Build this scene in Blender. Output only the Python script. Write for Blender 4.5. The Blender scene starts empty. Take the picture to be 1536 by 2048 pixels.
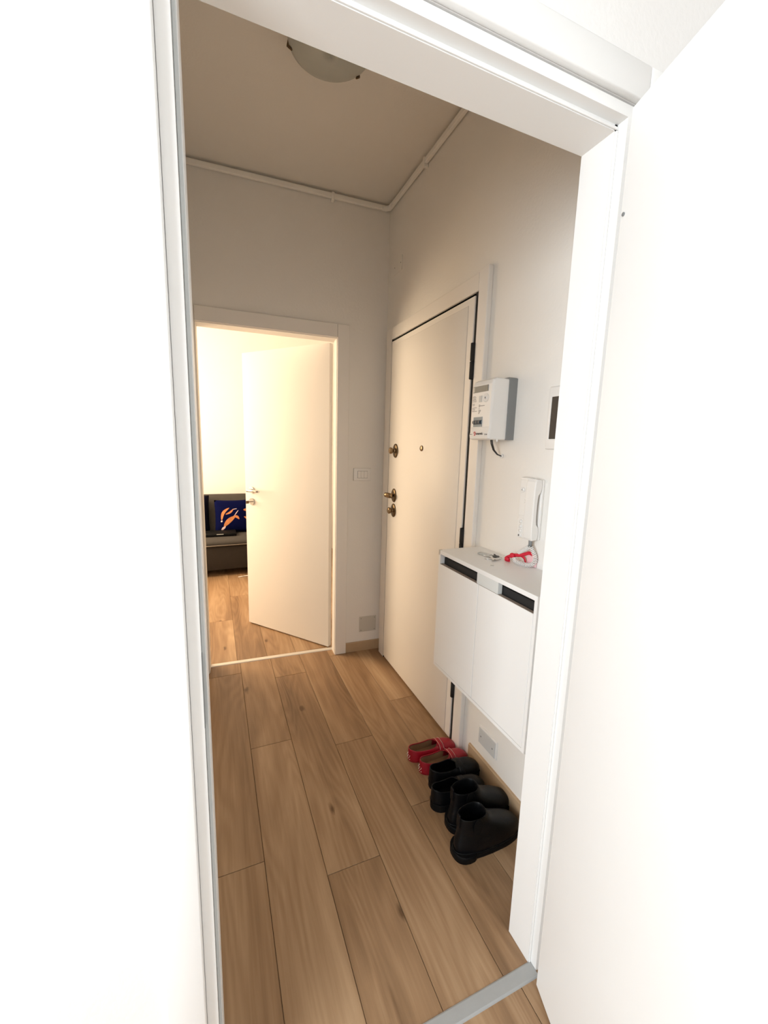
import bpy, bmesh, math, random
from mathutils import Vector, Matrix
random.seed(7)
S = bpy.context.scene
COL = S.collection
PI = math.pi

# ------------------------------------------------------------------ camera
yaw, pit, rol, FPX, CH = .3991, -.1609, .0281, 809.7, 1.4494
fwd = Vector((math.sin(yaw)*math.cos(pit), math.cos(yaw)*math.cos(pit), math.sin(pit)))
rgt = Vector((math.cos(yaw), -math.sin(yaw), 0)); up = rgt.cross(fwd)
r2 = rgt*math.cos(rol)+up*math.sin(rol); u2 = -rgt*math.sin(rol)+up*math.cos(rol)
cd = bpy.data.cameras.new('camera'); cam = bpy.data.objects.new('camera', cd); COL.objects.link(cam)
cam.matrix_world = Matrix(((r2.x, u2.x, -fwd.x, 0), (r2.y, u2.y, -fwd.y, 0), (r2.z, u2.z, -fwd.z, CH), (0, 0, 0, 1)))
cd.sensor_fit = 'VERTICAL'; cd.sensor_height = 36; cd.lens = FPX/2048*36; cd.clip_start = .02
S.camera = cam

# ------------------------------------------------------------------ world, lights, exposure
w = bpy.data.worlds.new('world'); S.world = w; w.use_nodes = True
w.node_tree.nodes['Background'].inputs[0].default_value = (.9, .95, 1, 1)
w.node_tree.nodes['Background'].inputs[1].default_value = .5
S.view_settings.view_transform = 'Standard'; S.view_settings.look = 'None'
S.view_settings.exposure = 0; S.view_settings.gamma = 1
S.view_settings.use_curve_mapping = False
try: S.cycles.diffuse_bounces = 8; S.cycles.max_bounces = 12
except Exception: pass

def area(name, loc, target, sx, sy, power, col, spread=180):
    l = bpy.data.lights.new(name, 'AREA'); l.shape = 'RECTANGLE'; l.size = sx; l.size_y = sy
    l.energy = power; l.color = col; l.spread = math.radians(spread)
    o = bpy.data.objects.new(name, l); COL.objects.link(o); o.location = loc
    o.rotation_euler = (Vector(target)-Vector(loc)).to_track_quat('-Z', 'Y').to_euler()
    return o
# daylight through the window of the room the camera stands in (left wall) and through its rear window
area('daylight_near_left', (-2.12, -.75, 1.55), (0, -.75, 1.55), 1.3, 1.5, 104, (.90, .96, 1))
area('daylight_near_rear', (-.5, -2.52, 1.55), (-.5, 0, 1.55), 1.6, 1.5, 8, (.90, .96, 1))
# warm daylight through the far room's window (left wall)
area('daylight_far', (-1.50, 4.25, 1.72), (0, 4.2, 1.64), 1.5, 1.5, 128, (1, .76, .50))

# ------------------------------------------------------------------ materials
def mat(name, col, rough=.5, metal=0, noise=0, nscale=20, bump=0, bscale=200, spec=.5, trans=0, coat=0):
    m = bpy.data.materials.new(name); m.use_nodes = True; nt = m.node_tree; b = nt.nodes['Principled BSDF']
    c = tuple(col)+(1,)
    b.inputs['Base Color'].default_value = c; b.inputs['Roughness'].default_value = rough
    b.inputs['Metallic'].default_value = metal; b.inputs['Specular IOR Level'].default_value = spec
    b.inputs['Transmission Weight'].default_value = trans; b.inputs['Coat Weight'].default_value = coat
    tc = nt.nodes.new('ShaderNodeTexCoord')
    n = nt.nodes.new('ShaderNodeTexNoise'); n.inputs['Scale'].default_value = nscale; n.inputs['Detail'].default_value = 4
    nt.links.new(tc.outputs['Object'], n.inputs['Vector'])
    mx = nt.nodes.new('ShaderNodeMix'); mx.data_type = 'RGBA'
    mx.inputs[6].default_value = tuple(x*(1-noise) for x in col)+(1,); mx.inputs[7].default_value = tuple(min(1, x*(1+noise*.6)) for x in col)+(1,)
    nt.links.new(n.outputs['Fac'], mx.inputs[0]); nt.links.new(mx.outputs[2], b.inputs['Base Color'])
    if bump:
        n2 = nt.nodes.new('ShaderNodeTexNoise'); n2.inputs['Scale'].default_value = bscale; n2.inputs['Detail'].default_value = 3
        nt.links.new(tc.outputs['Object'], n2.inputs['Vector'])
        bp = nt.nodes.new('ShaderNodeBump'); bp.inputs['Strength'].default_value = bump; bp.inputs['Distance'].default_value = .002
        nt.links.new(n2.outputs['Fac'], bp.inputs['Height']); nt.links.new(bp.outputs['Normal'], b.inputs['Normal'])
    return m

PLASTERH = mat('hall_plaster', (.80, .78, .745), .9, noise=.03, nscale=3, bump=.35, bscale=90, spec=.15)
PLASTER = mat('plaster', (.80, .79, .775), .9, noise=.03, nscale=3, bump=.35, bscale=90, spec=.15)
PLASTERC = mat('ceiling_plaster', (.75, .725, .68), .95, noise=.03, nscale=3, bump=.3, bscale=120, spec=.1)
LACQ = mat('white_lacquer', (.83, .83, .82), .38, noise=.015, nscale=5, spec=.4)
LACQW = mat('cream_lacquer', (.80, .775, .74), .42, noise=.02, nscale=4, bump=.05, bscale=60, spec=.35)
PLASTC = mat('conduit_plastic', (.86, .84, .80), .5)
RUBBER = mat('grey_seal', (.52, .54, .54), .7)
DARK = mat('dark_gap', (.015, .014, .014), .8)
ALU = mat('anodised_aluminium', (.40, .41, .41), .5, metal=.25, noise=.05, nscale=60)
THRW = mat('pale_metal_strip', (.72, .68, .62), .4, metal=.3)
CHROME = mat('satin_chrome', (.72, .71, .69), .2, metal=1)
BRONZE = mat('aged_bronze', (.17, .115, .06), .32, metal=.9, noise=.3, nscale=90)
BRASS = mat('polished_bronze', (.30, .21, .12), .28, metal=1)
PLAST = mat('white_plastic', (.80, .79, .77), .35, noise=.01)
PLASTG = mat('grey_plastic', (.21, .22, .225), .55, noise=.04)
PLATEG = mat('blank_plate_grey', (.56, .57, .57), .5)
PLATEB = mat('blank_plate_beige', (.56, .54, .49), .5)
LCD = mat('lcd_screen', (.20, .20, .18), .4, noise=.05)
LCDD = mat('lcd_dark', (.13, .13, .12), .3)
INK = mat('print_ink', (.12, .11, .11), .7)
REDINK = mat('red_print', (.65, .04, .03), .6)
NAVYBLK = mat('breaker_dark', (.015, .03, .05), .4)
BREAKG = mat('breaker_grey', (.30, .34, .36), .5)
SCREEN = mat('dark_screen', (.05, .043, .038), .25, noise=.1)
BLACKW = mat('black_cable', (.02, .02, .02), .5)
LEATHER = mat('black_leather', (.0028, .0030, .0036), .42, noise=.3, nscale=30, bump=.25, bscale=260, spec=.20)
SOLE = mat('black_rubber_sole', (.0035, .0035, .0038), .6, bump=.2, bscale=200, spec=.12)
REDL = mat('red_leather', (.33, .004, .018), .42, noise=.15, nscale=40, bump=.2, bscale=300)
TAN = mat('tan_lining', (.30, .17, .085), .7, noise=.2, nscale=20)
STITCH = mat('stitching', (.75, .6, .55), .7)
PEBBLE = mat('white_rubber_pebble', (.85, .84, .8), .5)
REDS = mat('red_strap', (.62, .01, .035), .6)
PINKC = mat('pink_card', (.85, .55, .58), .5)
SOFA = mat('taupe_sofa_fabric', (.060, .056, .053), .95, noise=.12, nscale=30, bump=.3, bscale=300, spec=.1)
SOFAD = mat('dark_sofa_skirt', (.034, .029, .025), .95, noise=.12, nscale=20, bump=.3, bscale=300, spec=.1)
NAVY = mat('navy_fabric', (.002, .0035, .034), .85, noise=.15, nscale=20, bump=.2, bscale=300, spec=.03)
DNAVY = mat('dark_navy_fabric', (.003, .0035, .011), .9, noise=.15, nscale=20, spec=.05)
ORANGE = mat('orange_print', (.50, .19, .07), .85, noise=.45, nscale=25)
LILAC = mat('pale_print', (.62, .48, .50), .85)
BAG = mat('black_case', (.0035, .0035, .004), .6, spec=.12)
GLASS = mat('frosted_glass', (.56, .57, .52), .3, noise=.05, nscale=8, trans=.25)
OAKT = None

def oak(name, dark=1.0, grid=True):
    m = bpy.data.materials.new(name); m.use_nodes = True; nt = m.node_tree; N = nt.nodes; L = nt.links
    b = N['Principled BSDF']; b.inputs['Roughness'].default_value = .42; b.inputs['Specular IOR Level'].default_value = .4
    tc = N.new('ShaderNodeTexCoord'); oi = N.new('ShaderNodeObjectInfo')
    mul = N.new('ShaderNodeVectorMath'); mul.operation = 'MULTIPLY_ADD'
    cb = N.new('ShaderNodeCombineXYZ'); L.new(oi.outputs['Random'], cb.inputs[0]); L.new(oi.outputs['Random'], cb.inputs[1])
    L.new(cb.outputs[0], mul.inputs[0]); mul.inputs[1].default_value = (7.3, 53.1, 0); L.new(tc.outputs['Object'], mul.inputs[2])
    def mp(sx, sy):
        v = N.new('ShaderNodeVectorMath'); v.operation = 'MULTIPLY'; v.inputs[1].default_value = (sx, sy, 1); L.new(mul.outputs[0], v.inputs[0]); return v
    def noise(src, sc, det=5, dist=0, rough=.6):
        n = N.new('ShaderNodeTexNoise'); n.inputs['Scale'].default_value = sc; n.inputs['Detail'].default_value = det
        n.inputs['Distortion'].default_value = dist; n.inputs['Roughness'].default_value = rough
        L.new(src.outputs[0], n.inputs['Vector']); return n
    fine = noise(mp(110, 4), 1, 6)                # pores
    streak = noise(mp(10, .9), 1, 4, 1.0)          # broad streaks
    big = noise(mp(5, .55), 1, 2, .4)             # tone patches
    # cathedral grain: contour lines of a stretched noise field
    f = noise(mp(6.5, .75), 1, 1.2, .25)
    mm = N.new('ShaderNodeMath'); mm.operation = 'MULTIPLY'; mm.inputs[1].default_value = 95; L.new(f.outputs['Fac'], mm.inputs[0])
    sn = N.new('ShaderNodeMath'); sn.operation = 'SINE'; L.new(mm.outputs[0], sn.inputs[0])
    # knots: sparse small dark cores
    vo = N.new('ShaderNodeTexVoronoi'); vo.voronoi_dimensions = '2D'; vo.inputs['Scale'].default_value = 1; vo.inputs['Randomness'].default_value = 1
    kd = N.new('ShaderNodeVectorMath'); kd.operation = 'MULTIPLY_ADD'; kd.inputs[1].default_value = (.22, .22, 0)
    L.new(noise(mp(16, 7), 1, 2).outputs['Color'], kd.inputs[0]); L.new(mp(7, 3.0).outputs[0], kd.inputs[2]); L.new(kd.outputs[0], vo.inputs['Vector'])
    kr = N.new('ShaderNodeMapRange'); kr.inputs[1].default_value = .02; kr.inputs[2].default_value = .11; kr.inputs[3].default_value = 1; kr.inputs[4].default_value = 0
    L.new(vo.outputs['Distance'], kr.inputs[0])
    sel = N.new('ShaderNodeSeparateColor'); L.new(vo.outputs['Color'], sel.inputs[0])
    gt = N.new('ShaderNodeMath'); gt.operation = 'GREATER_THAN'; gt.inputs[1].default_value = .84; L.new(sel.outputs[0], gt.inputs[0])
    kn = N.new('ShaderNodeMath'); kn.operation = 'MULTIPLY'; L.new(kr.outputs[0], kn.inputs[0]); L.new(gt.outputs[0], kn.inputs[1])
    def add(a, wa, b_, wb):
        x = N.new('ShaderNodeMath'); x.operation = 'MULTIPLY'; x.inputs[1].default_value = wa; L.new(a, x.inputs[0])
        y = N.new('ShaderNodeMath'); y.operation = 'MULTIPLY_ADD'; y.inputs[1].default_value = wb; L.new(b_, y.inputs[0]); L.new(x.outputs[0], y.inputs[2]); return y.outputs[0]
    t = add(fine.outputs['Fac'], .20, streak.outputs['Fac'], .40)
    t = add(t, 1, big.outputs['Fac'], .62)
    t = add(t, 1, sn.outputs[0], .03)
    t = add(t, 1, kn.outputs[0], -.30)
    t = add(t, 1, oi.outputs['Random'], .09)
    cr = N.new('ShaderNodeValToRGB'); L.new(t, cr.inputs[0])
    e = cr.color_ramp.elements
    e[0].position = .36; e[0].color = (.13*dark, .070*dark, .034*dark, 1)
    e[1].position = .86; e[1].color = (.49*dark, .335*dark, .20*dark, 1)
    mid = e.new(.62); mid.color = (.315*dark, .192*dark, .103*dark, 1)
    L.new(cr.outputs[0], b.inputs['Base Color'])
    bp = N.new('ShaderNodeBump'); bp.inputs['Strength'].default_value = .12; bp.inputs['Distance'].default_value = .001
    L.new(fine.outputs['Fac'], bp.inputs['Height']); L.new(bp.outputs['Normal'], b.inputs['Normal'])
    return m
OAK = oak('oak_plank')
SKIRT = mat('oak_skirting', (.47, .335, .21), .5, noise=.15, nscale=14)
SUBF = mat('plank_joint_brown', (.17, .105, .058), .9)  # brown subfloor colour seen through the plank joints

# ------------------------------------------------------------------ mesh builder
def basis(d):
    d = Vector(d).normalized(); a = Vector((0, 0, 1)) if abs(d.z) < .9 else Vector((1, 0, 0))
    u = d.cross(a).normalized(); return u, d.cross(u).normalized()

class MB:
    def __init__(s): s.v = []; s.f = []; s.sm = []
    def add(s, vs, fs, smooth=False):
        k = len(s.v); s.v += [tuple(v) for v in vs]; s.f += [tuple(i+k for i in f) for f in fs]; s.sm += [smooth]*len(fs); return s
    def box(s, x0, x1, y0, y1, z0, z1, bev=0, seg=1):
        x0, x1 = sorted((x0, x1)); y0, y1 = sorted((y0, y1)); z0, z1 = sorted((z0, z1))
        bm = bmesh.new(); bmesh.ops.create_cube(bm, size=1)
        for v in bm.verts: v.co = Vector(((x0+x1)/2+v.co.x*(x1-x0), (y0+y1)/2+v.co.y*(y1-y0), (z0+z1)/2+v.co.z*(z1-z0)))
        if bev: bmesh.ops.bevel(bm, geom=bm.edges[:], offset=bev, segments=seg, affect='EDGES', profile=.5)
        bm.verts.index_update(); s.add([v.co for v in bm.verts], [[v.index for v in f.verts] for f in bm.faces], seg > 1); bm.free(); return s
    def prism(s, pts, axis, a, b):        # polygon pts in the other two axes, extruded along axis
        def P(p, t): return {'x': (t, p[0], p[1]), 'y': (p[0], t, p[1]), 'z': (p[0], p[1], t)}[axis]
        n = len(pts); vs = [P(p, a) for p in pts]+[P(p, b) for p in pts]
        fs = [[i, (i+1) % n, n+(i+1) % n, n+i] for i in range(n)]+[list(range(n))[::-1], list(range(n, 2*n))]
        return s.add(vs, fs)
    def cyl(s, p0, p1, r0, r1=None, n=16, cap=True, smooth=True, sx=1, sy=1):
        r1 = r0 if r1 is None else r1; p0 = Vector(p0); p1 = Vector(p1); u, v = basis(p1-p0)
        vs = [p0+(u*math.cos(2*PI*i/n)*sx+v*math.sin(2*PI*i/n)*sy)*r0 for i in range(n)]+[p1+(u*math.cos(2*PI*i/n)*sx+v*math.sin(2*PI*i/n)*sy)*r1 for i in range(n)]
        s.add(vs, [[i, (i+1) % n, n+(i+1) % n, n+i] for i in range(n)], smooth)
        if cap: s.add(vs, [list(range(n))[::-1], list(range(n, 2*n))])
        return s
    def ell(s, c, rx, ry, rz, n=16, m=10):
        vs = [(c[0]+rx*math.sin(PI*j/m)*math.cos(2*PI*i/n), c[1]+ry*math.sin(PI*j/m)*math.sin(2*PI*i/n), c[2]+rz*math.cos(PI*j/m)) for j in range(m+1) for i in range(n)]
        return s.add(vs, [[j*n+i, (j+1)*n+i, (j+1)*n+(i+1) % n, j*n+(i+1) % n] for j in range(m) for i in range(n)], True)
    def tube(s, pts, r, n=8, cap=True):
        pts = [Vector(p) for p in pts]; rings = []; u = None
        for i, p in enumerate(pts):
            d = (pts[min(i+1, len(pts)-1)]-pts[max(i-1, 0)]).normalized()
            if u is None: u, v = basis(d)
            else: u = (u-d*u.dot(d)).normalized(); v = d.cross(u)
            rr = r[i] if isinstance(r, (list, tuple)) else r
            rings.append([p+(u*math.cos(2*PI*k/n)+v*math.sin(2*PI*k/n))*rr for k in range(n)])
        return s.rings(rings, cap)
    def rings(s, rings, cap=True, smooth=True):
        n = len(rings[0]); vs = [p for rr in rings for p in rr]
        fs = [[j*n+i, j*n+(i+1) % n, (j+1)*n+(i+1) % n, (j+1)*n+i] for j in range(len(rings)-1) for i in range(n)]
        s.add(vs, fs, smooth)
        if cap: s.add(vs, [list(range(n))[::-1], list(range((len(rings)-1)*n, len(rings)*n))])
        return s
    def lathe(s, c, prof, axis='z', n=24):   # prof: (radius, height along axis)
        ax = {'x': (1, 0, 0), 'y': (0, 1, 0), 'z': (0, 0, 1), '-x': (-1, 0, 0)}[axis]; u, v = basis(ax); ax = Vector(ax); c = Vector(c)
        return s.rings([[c+ax*h+(u*math.cos(2*PI*i/n)+v*math.sin(2*PI*i/n))*max(r, 1e-5) for i in range(n)] for r, h in prof], True)

def obj(name, mb, m, parent=None, T=None, mods=None):
    vs = [Vector(v) for v in mb.v]
    if T: vs = [Vector(T(v)) for v in vs]
    if parent: org = PLOC[parent.name]
    else:
        xs = [v.x for v in vs]; ys = [v.y for v in vs]; zs = [v.z for v in vs]
        org = Vector(((min(xs)+max(xs))/2, (min(ys)+max(ys))/2, min(zs)))
    me = bpy.data.meshes.new(name); me.from_pydata([v-org for v in vs], [], mb.f)
    me.polygons.foreach_set('use_smooth', mb.sm)
    bm = bmesh.new(); bm.from_mesh(me); bmesh.ops.remove_doubles(bm, verts=bm.verts, dist=1e-6)
    bmesh.ops.recalc_face_normals(bm, faces=bm.faces); bm.to_mesh(me); bm.free()
    me.materials.append(m)
    o = bpy.data.objects.new(name, me); COL.objects.link(o)
    if parent: o.parent = parent
    else: o.location = org
    PLOC[o.name] = org
    if mods:
        for t, kw in mods:
            md = o.modifiers.new(t.lower(), t)
            for k, val in kw.items(): setattr(md, k, val)
    return o
PLOC = {}
SUB = [('SUBSURF', dict(levels=1, render_levels=2))]
def tag(o, label=None, cat=None, group=None, kind=None):
    if label: o['label'] = label
    if cat: o['category'] = cat
    if group: o['group'] = group
    if kind: o['kind'] = kind
    return o
def thing(name, loc, label, cat, group=None, kind=None):
    o = bpy.data.objects.new(name, None); COL.objects.link(o); o.location = loc; o.empty_display_size = .05
    PLOC[o.name] = Vector(loc); return tag(o, label, cat, group, kind)
def struct(name, mb, m, label=None, cat=None, T=None): return tag(obj(name, mb, m, None, T), label, cat, None, 'structure')
def text(name, s, size, origin, xdir, ydir, m, parent, bold=0, depth=.0002):
    c = bpy.data.curves.new(name, 'FONT'); c.body = s; c.size = size; c.extrude = depth; c.offset = bold; c.resolution_u = 3
    t = bpy.data.objects.new(name, c); COL.objects.link(t); bpy.context.view_layer.update()
    me = bpy.data.meshes.new_from_object(t.evaluated_get(bpy.context.evaluated_depsgraph_get()))
    X, Y = Vector(xdir).normalized(), Vector(ydir).normalized(); Zd = X.cross(Y)
    mb = MB(); mb.add([Vector(origin)+X*v.co.x+Y*v.co.y+Zd*v.co.z for v in me.vertices], [list(p.vertices) for p in me.polygons])
    bpy.data.objects.remove(t); bpy.data.curves.remove(c)
    return obj(name, mb, m, parent)

# far wall frame: s along the wall, t into the far room, z
GA = math.atan(-.0452); CA, SA = math.cos(GA), math.sin(GA); YW = 2.598
def FT(p): return (p[0]*CA-p[1]*SA, YW+p[0]*SA+p[1]*CA, p[2])
XR = 1.061; HC = 2.907; XL = -.17
NF, NB = .670, .765          # near wall: face towards the camera's room, face towards the hall

# ------------------------------------------------------------------ room shells
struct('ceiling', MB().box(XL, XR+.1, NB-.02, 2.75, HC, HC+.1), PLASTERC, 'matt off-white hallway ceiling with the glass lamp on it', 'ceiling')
struct('ceiling', MB().box(-2.4, 2.0, -2.8, NB-.02, HC, HC+.1), PLASTER, 'white ceiling of the room in front of the open doorway', 'ceiling')
struct('ceiling', MB().box(-1.8, 2.6, 2.75, 5.6, HC, HC+.1), PLASTER, 'white ceiling of the far room with the sofa', 'ceiling')
wr = MB().box(XR+.05, XR+.15, NB-.02, 2.75, 0, HC)
wr.box(XR, XR+.05, NB-.02, 1.50, 0, HC).box(XR, XR+.05, 2.44, 2.75, 0, HC).box(XR, XR+.05, 1.50, 2.44, 2.11, HC)
struct('wall_right', wr, PLASTERH, 'white plaster wall with entrance door, meter and cabinet', 'wall')
struct('wall_left', MB().box(XL-.1, XL, NB-.02, 2.62, 0, HC), PLASTERH, 'plain plaster left wall of the hallway', 'wall')
f = MB().box(-1.8, -.108, 0, .11, 0, HC).box(.772, 2.6, 0, .11, 0, HC).box(-.108, .772, 0, .11, 2.14, HC)
struct('wall_far', f, PLASTERH, 'plaster end wall with the doorway to the sofa room', 'wall', FT)
f = MB().box(-2.4, -.053, NF, NB, 0, HC).box(.809, 2.0, NF, NB, 0, HC).box(-.053, .809, NF, NB, 2.134, HC)
struct('wall_near', f, PLASTER, 'bright white wall framing the nearest doorway', 'wall')
# camera's room
f = MB().box(-2.3, -2.2, -2.8, -1.45, 0, HC).box(-2.3, -2.2, -.05, NF, 0, HC).box(-2.3, -2.2, -1.45, -.05, 0, .75).box(-2.3, -2.2, -1.45, -.05, 2.35, HC)
struct('wall_left', f, PLASTER, 'white window wall left of the viewer', 'wall')
struct('wall_right', MB().box(1.9, 2.0, -2.7, NF, 0, HC), PLASTER, 'white wall behind the open near door', 'wall')
f = MB().box(-2.2, -1.35, -2.7, -2.6, 0, HC).box(.35, 1.9, -2.7, -2.6, 0, HC).box(-1.35, .35, -2.7, -2.6, 0, .75).box(-1.35, .35, -2.7, -2.6, 2.35, HC)
struct('wall_rear', f, PLASTER, 'white window wall behind the viewer', 'wall')
# far room
f = MB().box(-1.70, -1.60, 2.6, 3.42, 0, HC).box(-1.70, -1.60, 5.08, 5.5, 0, HC).box(-1.70, -1.60, 3.42, 5.08, 0, .85).box(-1.70, -1.60, 3.42, 5.08, 2.55, HC)
struct('wall_left', f, PLASTER, 'white window wall of the sofa room', 'wall')
struct('wall_back', MB().box(-1.7, 2.5, 5.42, 5.52, 0, HC), PLASTER, 'warm sunlit plaster wall behind the sofa', 'wall')
struct('wall_right', MB().box(2.4, 2.5, 2.6, 5.42, 0, HC), PLASTER, 'right wall of the sofa room', 'wall')

def window(name, label, plane, axis, a0, a1, z0, z1):
    mb = MB(); t = .05
    def b(u0, u1, w0, w1, d=.06):
        if axis == 'x': mb.box(plane-d/2, plane+d/2, u0, u1, w0, w1, .004)
        else: mb.box(u0, u1, plane-d/2, plane+d/2, w0, w1, .004)
    b(a0, a0+t, z0, z1); b(a1-t, a1, z0, z1); b(a0+t, a1-t, z0, z0+t); b(a0+t, a1-t, z1-t, z1); m = (a0+a1)/2; b(m-.03, m+.03, z0+t, z1-t)
    o = struct(name, mb, LACQ, label, 'window')
window('window_1', 'white framed window left of the viewer', -2.25, 'x', -1.45, -.05, .75, 2.35)
window('window_2', 'white framed window behind the viewer', -2.65, 'y', -1.35, .35, .75, 2.35)
window('window_3', 'white framed window of the sofa room', -1.65, 'x', 3.42, 5.08, .85, 2.55)

# ------------------------------------------------------------------ floor with separate planks
floor = struct('floor', MB().box(-2.3, 2.6, -2.8, 5.6, -.06, -.0035), SUBF, 'light oak laminate plank floor', 'floor')
W_ = .1933; G = .0009
def planks(x0, x1, y0, y1, gx, joints):
    k0 = math.floor((x0-gx)/W_)
    k = k0
    while gx+k*W_ < x1:
        xa, xb = max(x0, gx+k*W_), min(x1, gx+(k+1)*W_)
        j = joints.get(k, None)
        if j is None: j = random.Random(k*17+int(y0*10)).uniform(0, 1.27)
        n = math.floor((y0-j)/1.27); cuts = [y0]
        q = j+n*1.27
        while q < y1:
            if q > y0+.02: cuts.append(q)
            q += 1.27
        cuts.append(y1)
        for a, b in zip(cuts[:-1], cuts[1:]):
            if b-a < .02 or xb-xa < .01: continue
            m = MB(); c = .0008; xx0, xx1, yy0, yy1 = xa+G, xb-G, a+G, b-G
            vs = [(xx0, yy0, -.003), (xx1, yy0, -.003), (xx1, yy1, -.003), (xx0, yy1, -.003), (xx0, yy0, -c), (xx1, yy0, -c), (xx1, yy1, -c), (xx0, yy1, -c),
                  (xx0+c, yy0+c, 0), (xx1-c, yy0+c, 0), (xx1-c, yy1-c, 0), (xx0+c, yy1-c, 0)]
            ox, oy = xx0, yy0
            me = bpy.data.meshes.new('plank'); me.from_pydata([(v[0]-ox, v[1]-oy, v[2]) for v in vs], [], [(3, 2, 1, 0), (0, 1, 5, 4), (1, 2, 6, 5), (2, 3, 7, 6), (3, 0, 4, 7), (4, 5, 9, 8), (5, 6, 10, 9), (6, 7, 11, 10), (7, 4, 8, 11), (8, 9, 10, 11)])
            me.materials.append(OAK)
            o = bpy.data.objects.new('plank', me); COL.objects.link(o); o.parent = floor; o.location = Vector((ox, oy, 0))-PLOC['floor']
        k += 1
planks(XL, XR+.05, .675, 2.68, .1134, {-1: 1.26, 0: 1.829, 1: 1.133, 2: 1.713, 3: 1.272, 4: 1.94, -2: 1.5, 5: 1.3})
planks(-1.6, 2.4, 2.68, 5.42, .098, {-1: 3.384, 0: 3.928, 1: 4.6, 2: 3.6, 3: 3.2})
planks(-2.2, 1.9, -2.6, .675, .724, {0: .1, -1: -.5, -2: -.2})

# ------------------------------------------------------------------ near doorway frame (trim_1)
t1 = thing('trim_1', (.378, .72, 0), 'white lacquered frame of the nearest doorway', 'door frame', kind='structure')
HN = 2.097
jl = MB().prism([(-.0231, .775), (-.0231, .6935), (-.0300, .6935), (-.0300, .670), (-.049, .670), (-.049, .74), (-.053, .74), (-.053, .775)], 'z', 0, HN+.012)
obj('left_jamb', jl, LACQ, t1)
jr = MB().prism([(.779, .775), (.779, .6935), (.786, .6935), (.786, .670), (.805, .670), (.805, .74), (.809, .74), (.809, .775)], 'z', 0, HN+.012)
obj('right_jamb', jr, LACQ, t1)
hd = MB().prism([(.775, HN), (.6935, HN), (.6935, HN+.012), (.670, HN+.012), (.670, HN+.033), (.74, HN+.033), (.775, HN+.037)], 'x', -.053, .809)
obj('head_jamb', hd, LACQ, t1)
obj('door_seal', MB().box(-.0297, -.0245, .6895, .6935, 0, HN, .001).box(-.0295, -.0245, .6870, .6890, 0, 1.96, .0005), RUBBER, t1)
obj('door_seal', MB().box(.7805, .7857, .6895, .6935, 0, HN, .001), LACQ, t1)
obj('door_seal', MB().box(-.0297, .7857, .6895, .6935, HN+.0015, HN+.0065, .001), LACQ, t1)
obj('left_casing', MB().box(-.112, -.0494, .655, .670, 0, 2.134, .003, 2), LACQ, t1)
obj('right_casing', MB().box(.821, .883, .655, .670, 0, 2.196, .002, 2), LACQ, t1)
obj('head_casing', MB().box(-.112, .8195, .655, .670, 2.134, 2.196, .003, 2), LACQ, t1)
obj('hall_casing', MB().box(-.09, -.026, .765, .777, 0, 2.16, .002), LACQ, t1)
obj('hall_casing', MB().box(.782, .846, .765, .777, 0, 2.16, .002), LACQ, t1)
obj('hall_casing', MB().box(-.026, .782, .765, .777, 2.10, 2.16, .002), LACQ, t1)
tag(obj('strike_plate', MB().box(-.0303, -.0290, .674, .6895, .975, 1.105, .0005), PLASTG, t1), 'dark grey metal strike plate')
obj('screw_cap', MB().cyl((.7862, .682, 1.951), (.7852, .682, 1.951), .006, n=16), LACQ, t1)
th = MB().prism([(.656, 0), (.658, .0030), (.661, .0042), (.689, .0042), (.692, .0030), (.694, 0)], 'x', -.049, .785)
tag(obj('threshold_strip', th, ALU), 'grey aluminium floor strip across the nearest doorway', 'threshold')
# near door leaf, opened towards the camera
H0 = Vector((.762, .643, 0)); dl = Vector((-.29, -.957, 0)).normalized(); nl = Vector((-dl.y, dl.x, 0))
def LT(p): return H0+dl*p[0]+nl*p[1]+Vector((0, 0, p[2]))
d1 = thing('door_1', tuple(LT((0, .02, .008))), 'white door leaf standing open at the right edge', 'door', kind='structure')
obj('door_leaf', MB().box(0, .80, 0, .04, .008, 2.100, .0015), LACQ, d1, LT)
dh = MB().cyl((.735, 0, 1.05), (.735, -.008, 1.05), .026, n=24).cyl((.735, -.008, 1.05), (.735, -.045, 1.05), .009).tube([(.735, -.045, 1.05), (.72, -.05, 1.05), (.62, -.05, 1.05)], .009)
dh.cyl((.735, .04, 1.05), (.735, .048, 1.05), .026, n=24).cyl((.735, .048, 1.05), (.735, .085, 1.05), .009).tube([(.735, .085, 1.05), (.72, .09, 1.05), (.62, .09, 1.05)], .009)
obj('door_handle', dh, CHROME, d1, LT)
obj('hinge', MB().cyl((.010, -.0025, 1.911), (.010, .001, 1.911), .0035, n=10), PLASTG, d1, LT)

# ------------------------------------------------------------------ far doorway frame (trim_2), leaf (door_2)
t2 = thing('trim_2', FT((.33, 0, 0)), 'white frame of the doorway to the sofa room', 'door frame', kind='structure')
obj('left_jamb', MB().box(-.108, -.068, -.003, .10, 0, 2.10, .001), LACQW, t2, FT)
obj('right_jamb', MB().prism([(.732, -.003), (.732, .068), (.742, .068), (.742, .100), (.772, .100), (.772, -.003)], 'z', 0, 2.10), LACQW, t2, FT)
obj('head_jamb', MB().box(-.108, .772, -.003, .10, 2.10, 2.14, .001), LACQW, t2, FT)
obj('left_casing', MB().box(-.148, -.072, -.016, 0, 0, 2.183, .002), LACQW, t2, FT)
obj('right_casing', MB().box(.735, .812, -.016, 0, 0, 2.183, .002), LACQW, t2, FT)
obj('head_casing', MB().box(-.0705, .7335, -.016, 0, 2.104, 2.183, .002), LACQW, t2, FT)
th = MB().prism([(.062, 0), (.065, .004), (.095, .004), (.098, 0)], 'x', -.068, .742)
tag(obj('threshold_strip', th, THRW, None, FT), 'pale metal floor strip under the far doorway', 'threshold')
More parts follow.
